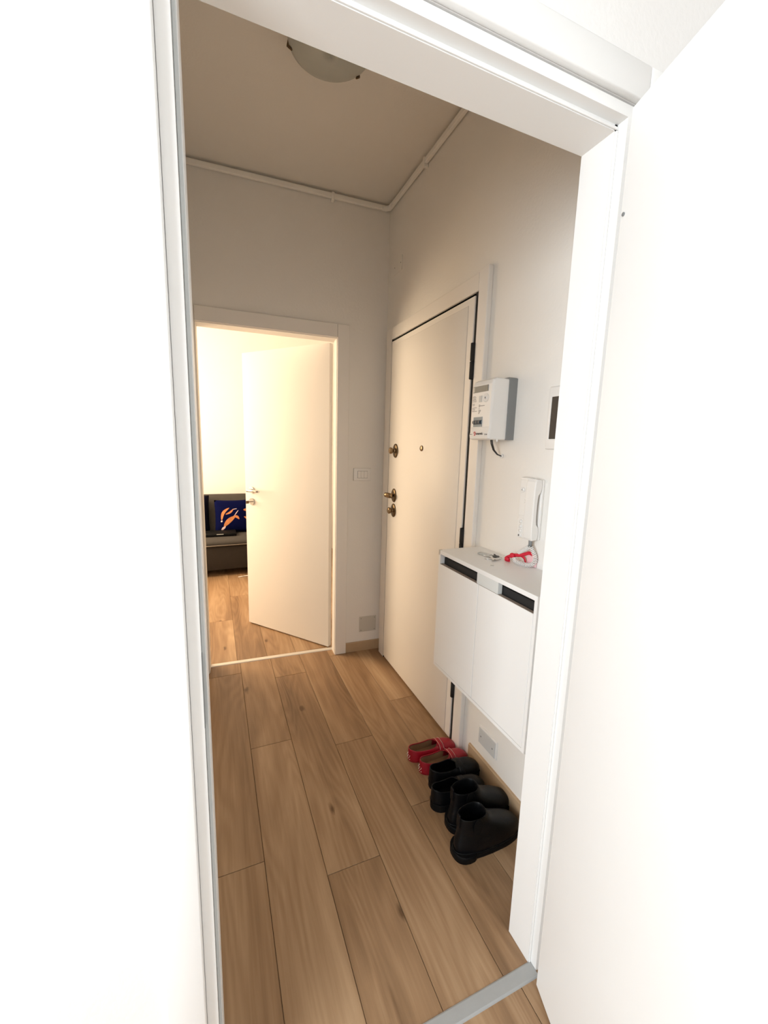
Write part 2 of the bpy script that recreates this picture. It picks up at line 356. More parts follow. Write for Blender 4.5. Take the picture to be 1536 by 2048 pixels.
A0 = Vector((.713, 2.660, 0)); al = Vector((-.495, .618, 0)).normalized(); an = Vector((-al.y, al.x, 0))*-1
def AT(p): return A0+al*p[0]+an*p[1]+Vector((0, 0, p[2]))
d2 = thing('door_2', tuple(AT((0, .02, .01))), 'white door leaf ajar into the sofa room', 'door', kind='structure')
obj('door_leaf', MB().box(0, .792, 0, .036, .010, 2.094, .001), LACQW, d2, AT)
ro = MB().lathe(AT((.712, 0, 1.092)), [(.0, 0)]) if False else MB()
ro.cyl((.722, 0, 1.092), (.722, -.009, 1.092), .026, n=24).cyl((.722, -.009, 1.092), (.722, -.045, 1.092), .009, n=12)
hdl = obj('handle_rosette', ro, CHROME, d2, AT)
obj('door_handle', MB().tube([(.722, -.038, 1.092), (.724, -.048, 1.092), (.715, -.053, 1.092), (.66, -.053, 1.092), (.60, -.052, 1.092)], [.010, .010, .010, .0095, .009], 12), CHROME, d2, AT)
obj('key_rosette', MB().cyl((.722, 0, 1.004), (.722, -.009, 1.004), .026, n=24), CHROME, d2, AT)
ky = MB().cyl((.722, -.009, 1.004), (.722, -.034, 1.004), .003, n=8).box(.7205, .7235, -.062, -.034, .992, 1.014, .001)
obj('key', ky, BRONZE, d2, AT)

# ------------------------------------------------------------------ entrance door (trim_3, door_3)
t3 = thing('trim_3', (1.05, 1.97, 0), 'cream frame around the entrance door', 'door frame', kind='structure')
obj('left_casing', MB().box(1.039, XR, 2.415, 2.494, 0, 2.168, .002), LACQW, t3)
obj('head_casing', MB().box(1.039, XR, 1.5225, 2.4135, 2.098, 2.168, .002), LACQW, t3)
obj('right_casing', MB().box(1.0375, XR, 1.455, 1.5205, 0, 2.176, .003), LACQW, t3)
obj('lining_and_gap_shade', MB().box(1.062, 1.109, 1.502, 1.510, 0, 2.108).box(1.062, 1.109, 2.43, 2.438, 0, 2.108).box(1.05, 1.109, 1.51, 2.43, 2.098, 2.108).box(1.0455, 1.06, 1.5205, 1.545, 0, 2.10).box(1.0405, 1.06, 2.411, 2.4148, 0, 2.098), DARK, t3)  # dark jamb lining, plus dark strips standing in for shade in the door gaps
d3 = thing('door_3', (1.07, 1.97, 0), 'cream entrance door with bronze locks and peephole', 'door', kind='structure')
obj('door_leaf', MB().box(1.0395, 1.10, 1.5440, 2.4105, .014, 2.085, .0015), LACQW, d3)
fp = MB().box(1.0375, 1.0400, 1.588, 2.387, .016, 2.057, .0018, 2)
obj('facing_panel', fp, LACQW, d3)
obj('bottom_seal', MB().box(1.052, 1.09, 1.545, 2.41, .002, .016), DARK, d3)
for z0, z1 in ((1.745, 1.892), (.25, .40), (.95, 1.09)):
    hg = MB().cyl((1.037, 1.531, z0), (1.037, 1.531, (z0+z1)/2-.002), .0115, n=14).cyl((1.037, 1.531, (z0+z1)/2+.002), (1.037, 1.531, z1), .0115, n=14).cyl((1.037, 1.531, z0), (1.037, 1.531, z1), .008, n=10)
    obj('hinge', hg, DARK, d3)
def escutcheon(y, z):
    mb = MB(); n = 28
    rr = []
    for a, dx in ((1.0, 0), (1.0, -.004), (.9, -.007), (.55, -.008)):
        rr.append([(1.0375+dx, y+.033*a*math.cos(2*PI*i/n), z+.043*a*math.sin(2*PI*i/n)) for i in range(n)])
    mb.rings(rr); return obj('escutcheon', mb, BRONZE, d3)
e = escutcheon(2.302, 1.424)
obj('thumb_turn', MB().lathe((1.035, 2.302, 1.424), [(.013, 0), (.013, .008), (.009, .012), (.009, .016), (.013, .020), (.019, .024), (.020, .034), (.014, .040)], '-x'), BRASS, e)
e = escutcheon(2.305, 1.147)
lv = MB().cyl((1.032, 2.305, 1.147), (1.002, 2.305, 1.147), .0085)
lv.rings([[(1.006-.022*t+.014*math.cos(a)*k, 2.292+.040*t+.011*math.cos(a)*k*.3, 1.147+.003*t+.0165*math.sin(a)*k) for a in [2*PI*i/12 for i in range(12)]] for t, k in ((-.28, .35), (-.15, .9), (.1, 1), (.5, 1.0), (.85, .9), (1.0, .4))])
obj('door_handle', lv, BRASS, e)
e = escutcheon(2.305, 1.052)
obj('thumb_turn', MB().lathe((1.035, 2.305, 1.052), [(.012, 0), (.012, .008), (.007, .010), (.007, .018), (.018, .020), (.021, .032), (.014, .038)], '-x'), BRASS, e)
obj('peephole', MB().lathe((1.0375, 1.961, 1.444), [(.0150, 0), (.0150, .004), (.0125, .006), (.0, .006)], '-x'), BRASS, d3)

# ------------------------------------------------------------------ baseboards
struct('baseboard_right', MB().prism([(1.050, 0), (1.050, .088), (1.053, .092), (XR, .092), (XR, 0)], 'y', .777, 1.398), SKIRT, 'light oak skirting board under the wall cabinet', 'baseboard')
struct('baseboard_far', MB().prism([(-.011, 0), (-.011, .066), (-.009, .069), (0, .069), (0, 0)], 'x', .813, 1.062), SKIRT, 'short oak skirting board beside the far doorway', 'baseboard', FT)
struct('baseboard_left', MB().box(XL, XL+.011, .78, 2.60, 0, .07), SKIRT, 'oak skirting board of the left hallway wall', 'baseboard')

# ------------------------------------------------------------------ ceiling conduits
cf = thing('cable_conduit', FT((.4, -.008, 2.87)), 'white cable conduit along the far wall under the ceiling', 'conduit')
zc = 2.888
obj('trunking', MB().box(-.16, 1.030, -.024, -.006, zc-.021, zc+.004, .002), PLASTC, cf, FT)
obj('clip', MB().box(.690, .706, -.027, 0, zc-.036, zc+.010, .002), PLASTC, cf, FT)
cr_ = thing('cable_conduit', (1.055, 1.7, 2.87), 'white cable conduit along the right wall above the entrance door', 'conduit')
obj('trunking', MB().box(XR-.024, XR-.006, .78, 2.510, zc-.021, zc+.004, .002), PLASTC, cr_)
obj('clip', MB().box(XR-.027, XR, 2.06, 2.076, zc-.036, zc+.010, .002), PLASTC, cr_)
obj('elbow', MB().tube([FT((1.005, -.015, zc-.0085)), FT((1.028, -.016, zc-.0085)), (XR-.0165, 2.518, zc-.0085), (XR-.015, 2.488, zc-.0085)], .0150, 12), PLASTC, cr_)

# ------------------------------------------------------------------ ceiling lamp
lx, ly, lr = .43, 1.62, .147
lp = thing('ceiling_lamp', (lx, ly, HC), 'round frosted glass ceiling lamp with metal clips', 'ceiling lamp')
dish = []
n = 48
for r, z in ((lr, 2.832), (lr-.001, 2.828), (lr*.9, 2.818), (lr*.7, 2.806), (lr*.45, 2.799), (lr*.2, 2.796), (.001, 2.795)):
    dish.append([(lx+r*math.cos(2*PI*i/n), ly+r*math.sin(2*PI*i/n), z) for i in range(n)])
obj('lamp_shade', MB().rings(dish, False), GLASS, lp, mods=[('SOLIDIFY', dict(thickness=.004))])
obj('lamp_base', MB().cyl((lx, ly, HC), (lx, ly, HC-.03), .10, n=32).cyl((lx, ly, HC-.03), (lx, ly, HC-.06), .02, n=12), PLAST, lp)
for a in (155, 30, 275):
    a = math.radians(a); c, s_ = math.cos(a), math.sin(a)
    obj('clip', MB().tube([(lx+c*.095, ly+s_*.095, HC-.028), (lx+c*(lr+.001), ly+s_*(lr+.001), 2.846), (lx+c*(lr+.003), ly+s_*(lr+.003), 2.829), (lx+c*(lr-.010), ly+s_*(lr-.010), 2.816)], [.003, .004, .006, .003], 8), BRONZE, lp)

# ------------------------------------------------------------------ switch and cover plates
sw = thing('light_switch', FT((.91, 0, 1.217)), 'white three-key light switch beside the far doorway', 'light switch')
obj('plate', MB().box(.853, .972, -.009, 0, 1.219, 1.300, .003, 2), PLAST, sw, FT)
obj('rocker_gap_shade', MB().box(.8785, .9480, -.0094, -.0088, 1.2355, 1.2835, .0002), PLASTG, sw, FT)  # grey sheet that paints the shade between and around the rockers
obj('plate_outline_shade', MB().box(.8520, .9730, -.0016, 0, 1.2180, 1.3010, .0003), PLATEB, sw, FT)  # slightly larger grey backing, added to draw the plate's shaded outline
for i in range(3): obj('rocker', MB().box(.880+i*.0225, .9015+i*.0225, -.012, -.009, 1.237, 1.282, .001), PLAST, sw, FT)
vp = thing('cover_plate', FT((.974, 0, .14)), 'beige square cover plate low on the far wall', 'cover plate')
obj('plate', MB().box(.912, 1.036, -.005, 0, .140, .252, .0015), PLATEB, vp, FT)
for s_, z in ((.924, .152), (1.024, .152), (1.024, .240), (.924, .240)): obj('screw', MB().cyl((s_, -.0065, z), (s_, -.004, z), .003, n=10), PLASTG, vp, FT)
jp = thing('cover_plate', (XR, 2.406, 2.478), 'white painted junction cover high above the entrance door', 'cover plate')
obj('plate', MB().box(XR-.004, XR, 2.345, 2.466, 2.478, 2.558, .0015), PLASTERH, jp)
for y, z in ((2.444, 2.518), (2.357, 2.518)): obj('screw', MB().cyl((XR-.0055, y, z), (XR-.003, y, z), .003, n=8), PLASTG, jp)
lo = thing('cover_plate', (XR, 1.27, .146), 'grey blank cover plate under the wall cabinet', 'cover plate')
obj('plate', MB().box(XR-.004, XR, 1.211, 1.334, .148, .232, .001), PLAST, lo)
obj('face', MB().box(XR-.0075, XR-.004, 1.220, 1.332, .150, .222, .001), PLATEG, lo)
for y in (1.316, 1.236): obj('screw', MB().cyl((XR-.0085, y, .186), (XR-.0065, y, .186), .0035, n=10), PLASTG, lo)

# ------------------------------------------------------------------ electricity meter
me_ = thing('electricity_meter', (XR, 1.33, 1.485), 'white electricity meter on a grey backplate beside the entrance door', 'meter')
obj('backplate', MB().prism([(1.262, 1.486), (1.262, 1.712), (1.27, 1.716), (1.41, 1.716), (1.41, 1.486)], 'x', 1.026, XR), PLASTG, me_)
XM = .952
ym0, ym1 = 1.268, 1.393
prof = [(1.030, 1.710), (.972, 1.712), (.957, 1.704), (.953, 1.690), (XM, 1.600), (XM, 1.530), (.946, 1.500), (.948, 1.489), (.960, 1.485), (1.030, 1.485)]
mb = MB(); rr = []
for y, k in ((ym0+.000, .9), (ym0+.002, .965), (ym0+.006, 1.0), (ym1-.006, 1.0), (ym1-.002, .965), (ym1, .9)):
    rr.append([(1.030+(x-1.030)*(1 if k == 1 else (.90 if k < .95 else .97)), y, 1.5975+(z-1.5975)*(1 if k == 1 else (.95 if k < .95 else .985))) for x, z in prof])
mb.rings(rr, True, False)
obj('housing', mb, PLAST, me_)
def face(z): return XM-.0003 if z > 1.53 else XM-.0003-(1.53-z)*.2
def fbox(name, y0, y1, z0, z1, m, d=.001, par=me_): return obj(name, MB().box(face((z0+z1)/2)-d, face((z0+z1)/2)+.001, y0, y1, z0, z1, .0002), m, par)
fbox('display', 1.292, 1.386, 1.664, 1.687, LCD)
fbox('display_label', 1.376, 1.385, 1.666, 1.685, PLATEB, .0014)
fbox('display_label', 1.294, 1.312, 1.666, 1.685, LCDD, .0014)
fbox('optical_port', 1.328, 1.345, 1.627, 1.650, PLATEG)
obj('button', MB().lathe((XM, 1.303, 1.640), [(.0165, 0), (.0165, .0012), (.0150, .0018), (.0145, .0008), (.006, .0008), (.005, .0035), (.0, .0035)], '-x', 28), PLAST, me_)
obj('button_core', MB().cyl((XM-.0030, 1.303, 1.640), (XM-.0042, 1.303, 1.640), .0035, n=12), PLASTG, me_)
rnd = random.Random(3)
pr_ = MB()
for i in range(13):
    z = 1.650-i*.0047
    if i in (5, 8): continue
    pr_.box(XM-.0006, XM, 1.386-rnd.uniform(.012, .030), 1.387, z-.0007, z+.0007)
for i, (wd, zz) in enumerate(((.008, 1.616), (.036, 1.6125), (.008, 1.609), (.006, 1.602), (.014, 1.596), (.013, 1.592), (.009, 1.588), (.005, 1.584))):
    pr_.box(XM-.0006, XM, 1.345-wd, 1.345, zz-.0008, zz+.0008)
tag(obj('printed_lines', pr_, INK, me_), kind='stuff')
bk = fbox('breaker', 1.317, 1.373, 1.534, 1.571, BREAKG, .0012)
for i in range(3):
    obj('breaker_toggle', MB().box(XM-.010, XM, 1.323+i*.0165, 1.336+i*.0165, 1.546, 1.556, .001), NAVYBLK, bk)
obj('breaker_base', MB().box(XM-.0045, XM, 1.320, 1.370, 1.543, 1.548, .001).box(XM-.0045, XM, 1.320, 1.370, 1.5555, 1.559, .001), NAVYBLK, bk)
fbox('cover_seam', ym0+.006, ym1-.004, 1.5315, 1.5323, PLATEG, .0004)
zf = face(1.507)-.0006
text('lettering', 'unareti', .0145, (zf-.0006, 1.3435, 1.5035), (0, -1, 0), (-.2, 0, 1), INK, me_, .0002)
lg = MB()
for c, r in (((1.354, 1.508), .0075),):
    k = 20
    lg.tube([(zf-.0004+(1.508-c[1])*0, c[0]+r*.75*math.cos(2*PI*i/k), c[1]+r*math.sin(2*PI*i/k)) for i in range(int(k*.85)+1)], .0009, 6)
lg.tube([(zf-.0004, 1.357, 1.512), (zf-.0004, 1.351, 1.509), (zf-.0004, 1.356, 1.504), (zf-.0004, 1.353, 1.501)], .0008, 6)
obj('logo', lg, REDINK, me_)
kx = face(1.503)-.0006
obj('key_symbol', MB().box(kx, kx+.001, 1.278, 1.290, 1.5035, 1.5045).box(kx, kx+.001, 1.286, 1.2875, 1.5008, 1.5072).box(kx, kx+.001, 1.2755, 1.2790, 1.502, 1.506), INK, me_)
obj('printed_mark', MB().box(kx, kx+.001, 1.378, 1.381, 1.503, 1.507), INK, me_)
obj('printed_mark', MB().box(kx, kx+.001, 1.370, 1.374, 1.5045, 1.5055), INK, me_)
obj('seal_tab', MB().box(.985, .990, 1.264, 1.269, 1.478, 1.488, .0005), PLAST, me_)
cb = thing('cable', (XR, 1.321, 1.418), 'two black wires curving from the meter into the wall', 'cable')
for dy in (0, .008):
    obj('wire', MB().tube([(.985, 1.302-dy, 1.490), (.990, 1.303-dy, 1.470), (1.005, 1.308-dy*.8, 1.447), (1.030, 1.315-dy*.5, 1.430), (1.050, 1.320-dy*.3, 1.425), (XR-.001, 1.321, 1.424)], .0022, 8), BLACKW, cb)
obj('grommet', MB().lathe((XR, 1.321, 1.424), [(.0085, 0), (.0085, .005), (.0055, .008), (.004, .002)], '-x'), PLAST, cb)

# ------------------------------------------------------------------ wall control panel (right, partly hidden by the jamb)
cp = thing('control_panel', (XR, 1.01, 1.454), 'white wall panel with a dark screen behind the right door jamb', 'control panel')
obj('housing', MB().box(1.049, XR, .93, 1.089, 1.454, 1.662, .006, 3), PLAST, cp)
obj('screen', MB().box(1.0475, 1.0495, .948, 1.071, 1.489, 1.627, .0008), SCREEN, cp)
obj('bezel', MB().box(1.0465, 1.049, .944, .948, 1.485, 1.631, .0006).box(1.0465, 1.049, 1.071, 1.0745, 1.485, 1.631, .0006).box(1.0465, 1.049, .948, 1.071, 1.485, 1.489, .0006).box(1.0465, 1.049, .948, 1.071, 1.627, 1.631, .0006), PLAST, cp)

# ------------------------------------------------------------------ intercom
ic = thing('intercom', (XR, 1.11, 1.13), 'white wall intercom handset with coiled cord above the cabinet', 'intercom')
obj('base', MB().box(1.031, XR, 1.124, 1.170, 1.130, 1.353, .005, 3), PLAST, ic)
obj('back_plate', MB().box(1.048, XR, 1.079, 1.130, 1.134, 1.349, .004, 2), PLAST, ic)
obj('side_panel', MB().box(1.0300, 1.033, 1.131, 1.166, 1.215, 1.345, .001), PLAST, ic)
obj('side_panel', MB().box(1.0300, 1.033, 1.131, 1.166, 1.136, 1.205, .001), PLAST, ic)
obj('button', MB().lathe((1.0300, 1.153, 1.308), [(.0100, 0), (.0100, .0018), (.0085, .0024), (.0072, .001), (.0055, .001), (.0050, .0035), (.0, .0038)], '-x'), PLAST, ic)
obj('button_mark', MB().box(1.0255, 1.0265, 1.1505, 1.1555, 1.3072, 1.3088), PLASTG, ic)
obj('fixing_lug', MB().cyl((1.030, 1.142, 1.268), (1.0285, 1.142, 1.268), .006, n=16), PLAST, ic)
for i, z in enumerate((1.192, 1.175, 1.158, 1.141)):
    obj('button', MB().rings([[(1.0300-dx, 1.150+k*.0060*math.cos(a), z+k*.0060*math.sin(a)) for a in [2*PI*j/16 for j in range(16)]] for k, dx in ((1.25, 0), (1.2, .0022), (.95, .001), (.85, .0045), (.0001, .0050))]), PLAST, ic)
obj('button_dot', MB().cyl((1.0252, 1.151, 1.141), (1.0245, 1.151, 1.141), .0035, n=8), INK, ic)
# handset: side profile (x, z) with deep ear and mouth pieces and a slim grip between them
fr = [(1.022, 1.134), (1.017, 1.142), (1.015, 1.16), (1.0145, 1.20), (1.0140, 1.24), (1.0145, 1.28), (1.015, 1.32), (1.017, 1.342), (1.022, 1.352)]
bk2 = [(1.044, 1.350), (1.047, 1.342), (1.047, 1.318), (1.043, 1.306), (1.034, 1.298), (1.031, 1.28), (1.030, 1.24), (1.031, 1.205), (1.034, 1.190), (1.043, 1.182), (1.047, 1.172), (1.047, 1.146), (1.044, 1.136)]
pf = fr+bk2; rr = []
for y, k in ((1.0775, .86), (1.0790, .95), (1.083, 1), (1.117, 1), (1.121, .95), (1.1225, .86)):
    rr.append([(1.031+(x-1.031)*k, y, 1.243+(z-1.243)*(1-(1-k)*.15)) for x, z in pf])
obj('handset', MB().rings(rr, True, False), PLAST, ic)
obj('cord_plug', MB().cyl((1.034, 1.098, 1.138), (1.036, 1.100, 1.108), .0075, .006, n=10), PLASTG, ic)
def catmull(P, m):
    P = [Vector(p) for p in P]; out = []
    for i in range(len(P)-1):
        a, b, c, d = P[max(i-1, 0)], P[i], P[i+1], P[min(i+2, len(P)-1)]
        for j in range(m):
            t = j/m; out.append(.5*((2*b)+(c-a)*t+(2*a-5*b+4*c-d)*t*t+(3*b-a-3*c+d)*t**3))
    out.append(P[-1]); return out
def coil(path, turns, R, r):
    pts = catmull(path, 60); L = [0]
    for a, b in zip(pts[:-1], pts[1:]): L.append(L[-1]+(b-a).length)
    N = turns*10; out = []; j = 0
    for i in range(N+1):
        s_ = L[-1]*i/N
        while j < len(L)-2 and L[j+1] < s_: j += 1
        t = (s_-L[j])/max(1e-9, L[j+1]-L[j]); p = pts[j].lerp(pts[j+1], t); d = (pts[j+1]-pts[j]).normalized()
        u, v = basis(d); a = 2*PI*i/10; out.append(p+(u*math.cos(a)+v*math.sin(a))*R)
    return MB().tube(out, r, 5)
ZT = 1.031
CORD1 = [(1.037, 1.098, 1.110), (1.040, 1.090, 1.096), (1.045, 1.080, 1.072), (1.044, 1.083, 1.052), (1.038, 1.098, ZT+.0095), (1.030, 1.122, ZT+.0075), (1.024, 1.142, ZT+.0085), (1.022, 1.158, ZT+.013), (1.024, 1.163, ZT+.020)]
obj('coiled_cord', coil(CORD1, 27, .0066, .0019), PLAST, ic)
CORD2 = [(1.036, 1.103, 1.108), (1.036, 1.116, 1.098), (1.036, 1.136, 1.085), (1.036, 1.155, 1.072)]
obj('coiled_cord', coil(CORD2, 10, .0066, .0019), PLAST, ic)

# ------------------------------------------------------------------ wall cabinet
c0, c1, XF = .857, 1.421, .853
cab = thing('wall_cabinet', (.96, 1.14, .515), 'white two-door shoe cabinet hung on the right wall', 'cabinet')
obj('top_board', MB().box(XF, XR-.001, c0, c1, 1.015, 1.031, .0008), LACQ, cab)
bd = MB().box(XF+.001, XR-.001, c1-.012, c1, .518, 1.015).box(XF+.001, XR-.001, c0, c0+.012, .518, 1.015).box(XF+.001, XR-.001, c0+.012, c1-.012, .518, .530)
bd.box(XF+.02, XR-.003, 1.134, 1.146, .530, 1.015)
obj('body', bd, LACQ, cab)
obj('back_panel', MB().box(XR-.008, XR-.002, c0+.012, c1-.012, .530, 1.015), DARK, cab)  # back coloured dark to give the shade inside the cabinet
obj('centre_gap_shade', MB().box(XF+.012, XF+.0198, 1.1365, 1.1445, .530, .9735), DARK, cab)  # dark strip painting the shade in the seam between the doors
obj('slot_shade', MB().box(XF+.022, XF+.034, c0+.012, c1-.012, .960, 1.000), DARK, cab)  # dark strip added to stand in for shade behind the open slots
obj('centre_block', MB().box(XF+.0012, XF+.018, 1.0345, 1.152, .974, 1.0148), mat('pale_grey_block', (.66, .68, .67), .5), cab)
EDGE = mat('taupe_door_edge', (.30, .25, .21), .6)
for a, b in ((1.1422, c1-.013), (c0+.013, 1.1388)):
    dd = obj('door', MB().box(XF, XF+.015, a, b, .532, .9735, .0008), LACQ, cab)
    obj('door_edge', MB().box(XF+.0006, XF+.0145, a+.001, b-.001, .9734, .9748), EDGE, dd)
tag(obj('corner_chip', MB().box(XF-.0002, XF+.012, c1-.012, c1+.0003, 1.0165, 1.0315).box(XF-.0002, XF+.006, c1-.006, c1+.0004, 1.010, 1.0165), PLATEB, cab), 'worn brown corner of the top')

# keys and fob
kk = thing('key_bunch', (.975, 1.25, ZT), 'bunch of keys with a clear tag on the white cabinet', 'keys')
z = ZT+.0008
def flat(pts, z0, z1): return MB().prism(pts, 'z', z0, z1)
def rot(pts, a, ox, oy): c, s_ = math.cos(a), math.sin(a); return [(ox+x*c-y*s_, oy+x*s_+y*c) for x, y in pts]
ringc = (1.003, 1.228)
obj('key_ring', MB().tube([(ringc[0]+.014*math.cos(2*PI*i/24), ringc[1]+.014*math.sin(2*PI*i/24), z+.0035+.0015*math.sin(2*PI*i/24)) for i in range(25)], .0012, 6), CHROME, kk)
def key(a, ox, oy, zz, m, L_=.055):
    pts = [(0, -.010), (.006, -.013), (.018, -.013), (.024, -.006), (.026, -.0035), (L_-.004, -.0035), (L_, 0), (L_-.003, .0035), (L_-.008, .002), (L_-.013, .004), (L_-.018, .002), (.026, .0035), (.024, .006), (.018, .013), (.006, .013), (0, .010)]
    return obj('key', flat(rot(pts, a, ox, oy), zz, zz+.0022), m, kk)
key(2.1, .998, 1.232, z+.002, CHROME); key(2.75, .995, 1.222, z, CHROME, .05); key(-2.6, .990, 1.222, z+.0045, CHROME, .04)
key(1.1, .992, 1.225, z+.0068, BLACKW, .045)
TAGM = mat('clear_tag', (.62, .63, .60), .15, trans=.4)
obj('tag', MB().prism(rot([(0, -.012), (.055, -.012), (.060, -.008), (.060, .008), (.055, .012), (0, .012), (-.004, .006), (-.004, -.006)], 1.9, .998, 1.262), 'z', z, z+.005), TAGM, kk)
obj('tag_label', MB().prism(rot([(.008, -.008), (.050, -.008), (.050, .008), (.008, .008)], 1.9, .998, 1.262), 'z', z+.005, z+.0056), PLATEG, kk)
tag(obj('scrap', flat([(.915, 1.160), (.925, 1.153), (.930, 1.158), (.922, 1.168)], ZT, ZT+.0012), PLATEB), 'tiny crumb on the white cabinet top', 'scrap')

# red strap with pink card under the intercom cord
rs = thing('lanyard', (1.02, 1.13, ZT), 'red strap with a pink card tangled in the intercom cord', 'lanyard')
def ribbon(P, w_, m=10, th=.0012):
    pts = catmull(P, m); rings = []
    for i, p in enumerate(pts):
        d = (pts[min(i+1, len(pts)-1)]-pts[max(i-1, 0)]).normalized(); s_ = Vector((0, 0, 1)); s_ = (s_-d*s_.dot(d)).normalized(); n_ = d.cross(s_)
        rings.append([p+s_*w_/2+n_*th, p-s_*w_/2+n_*th, p-s_*w_/2-n_*th, p+s_*w_/2-n_*th])
    return MB().rings(rings)
obj('strap', ribbon([(1.050, 1.100, 1.078), (1.048, 1.115, 1.080), (1.042, 1.130, 1.072), (1.034, 1.148, 1.064), (1.026, 1.168, 1.060), (1.016, 1.186, 1.050), (1.010, 1.192, 1.042), (1.013, 1.190, 1.037), (1.020, 1.180, 1.038)], .012), REDS, rs)
obj('strap', ribbon([(1.024, 1.168, 1.056), (1.038, 1.150, 1.062), (1.046, 1.136, 1.056), (1.046, 1.126, 1.040)], .008), REDS, rs)
obj('knot', MB().ell((1.022, 1.172, 1.058), .009, .012, .010, 12, 8).ell((1.012, 1.188, 1.042), .008, .011, .009, 12, 8), REDS, rs)
obj('card', MB().box(1.0545, 1.056, 1.082, 1.130, ZT+.002, ZT+.046, .0006), PINKC, rs)

# ------------------------------------------------------------------ shoes
def superfoot(x0, x1, w_, z, n=28, toe=.9, cx=0, waist=0):
    out = []; L_ = x1-x0
    for i in range(n):
        a = 2*PI*i/n; c, s_ = math.cos(a), math.sin(a)
        ex = .62 if c > 0 else .72
        X = (abs(c)**ex)*(1 if c > 0 else -1); Y = (abs(s_)**.75)*(1 if s_ > 0 else -1)
        u = (X+1)/2
        wid = .80+.20*math.sin(min(1, u*1.15)*PI*.62) - waist*math.exp(-((u-.42)/.16)**2)
        out.append((x0+u*L_, cx+Y*w_*wid, z))
    return out
def ankle_boot(name, x, y, ang, label, scale=1):
    c, s_ = math.cos(ang), math.sin(ang)
    def T(p): return (x+p[0]*c*scale-p[1]*s_*scale, y+p[0]*s_*scale+p[1]*c*scale, p[2]*scale)
    t = thing(name, (x, y, 0), label, 'boot', 'black ankle boots on the hallway floor')
    up_ = [superfoot(*a, n=32) for a in ((.003, .284, .048, .026), (.002, .286, .0492, .036), (.002, .285, .0488, .048), (.004, .279, .0475, .060), (.007, .262, .0455, .073), (.010, .236, .0425, .086), (.012, .205, .040, .098), (.013, .172, .0385, .110), (.013, .150, .0375, .122), (.013, .136, .036, .134), (.013, .128, .036, .146), (.013, .124, .0365, .158), (.015, .121, .034, .159), (.019, .117, .031, .150), (.023, .116, .029, .130), (.025, .122, .028, .100), (.024, .14, .028, .070))]
    obj('upper', MB().rings(up_, False), LEATHER, t, T, SUB)
    so = [superfoot(*a, n=32) for a in ((.000, .288, .0475, .0), (-.002, .291, .0495, .004), (-.002, .291, .0500, .024), (.001, .287, .0485, .027), (.03, .26, .03, .0275))]
    s1 = MB().rings(so)
    # heel block lower than the waist of the sole: cut visually by a recess
    obj('sole', s1, SOLE, t, T)
    obj('heel', MB().rings([superfoot(-.004, .085, .0485, 0, 24), superfoot(-.004, .087, .0505, .024, 24), superfoot(-.002, .083, .0488, .027, 24)]), SOLE, t, T)
    obj('pull_tab', MB().box(.009, .0135, -.010, .010, .120, .170, .0015), LEATHER, t, T)
    obj('elastic_panel', MB().rings([[(.07+w_*math.cos(a), sg*.0375, .130+.034*math.sin(a)) for a in [2*PI*i/16 for i in range(16)]] for w_, sg in ((.020, -1.03), (.019, -1.06))]), SOLE, t, T)
    obj('welt', MB().tube(superfoot(.001, .287, .0485, .0275, 40)+[superfoot(.001, .287, .0485, .0275, 40)[0]], .0022, 6), LEATHER, t, T)
    return t
ankle_boot('ankle_boot', .745, 1.033, .03, 'black leather ankle boot nearest the camera by the door jamb')
ankle_boot('ankle_boot', .783, 1.137, .01, 'black leather ankle boot between its mate and the low black shoes')

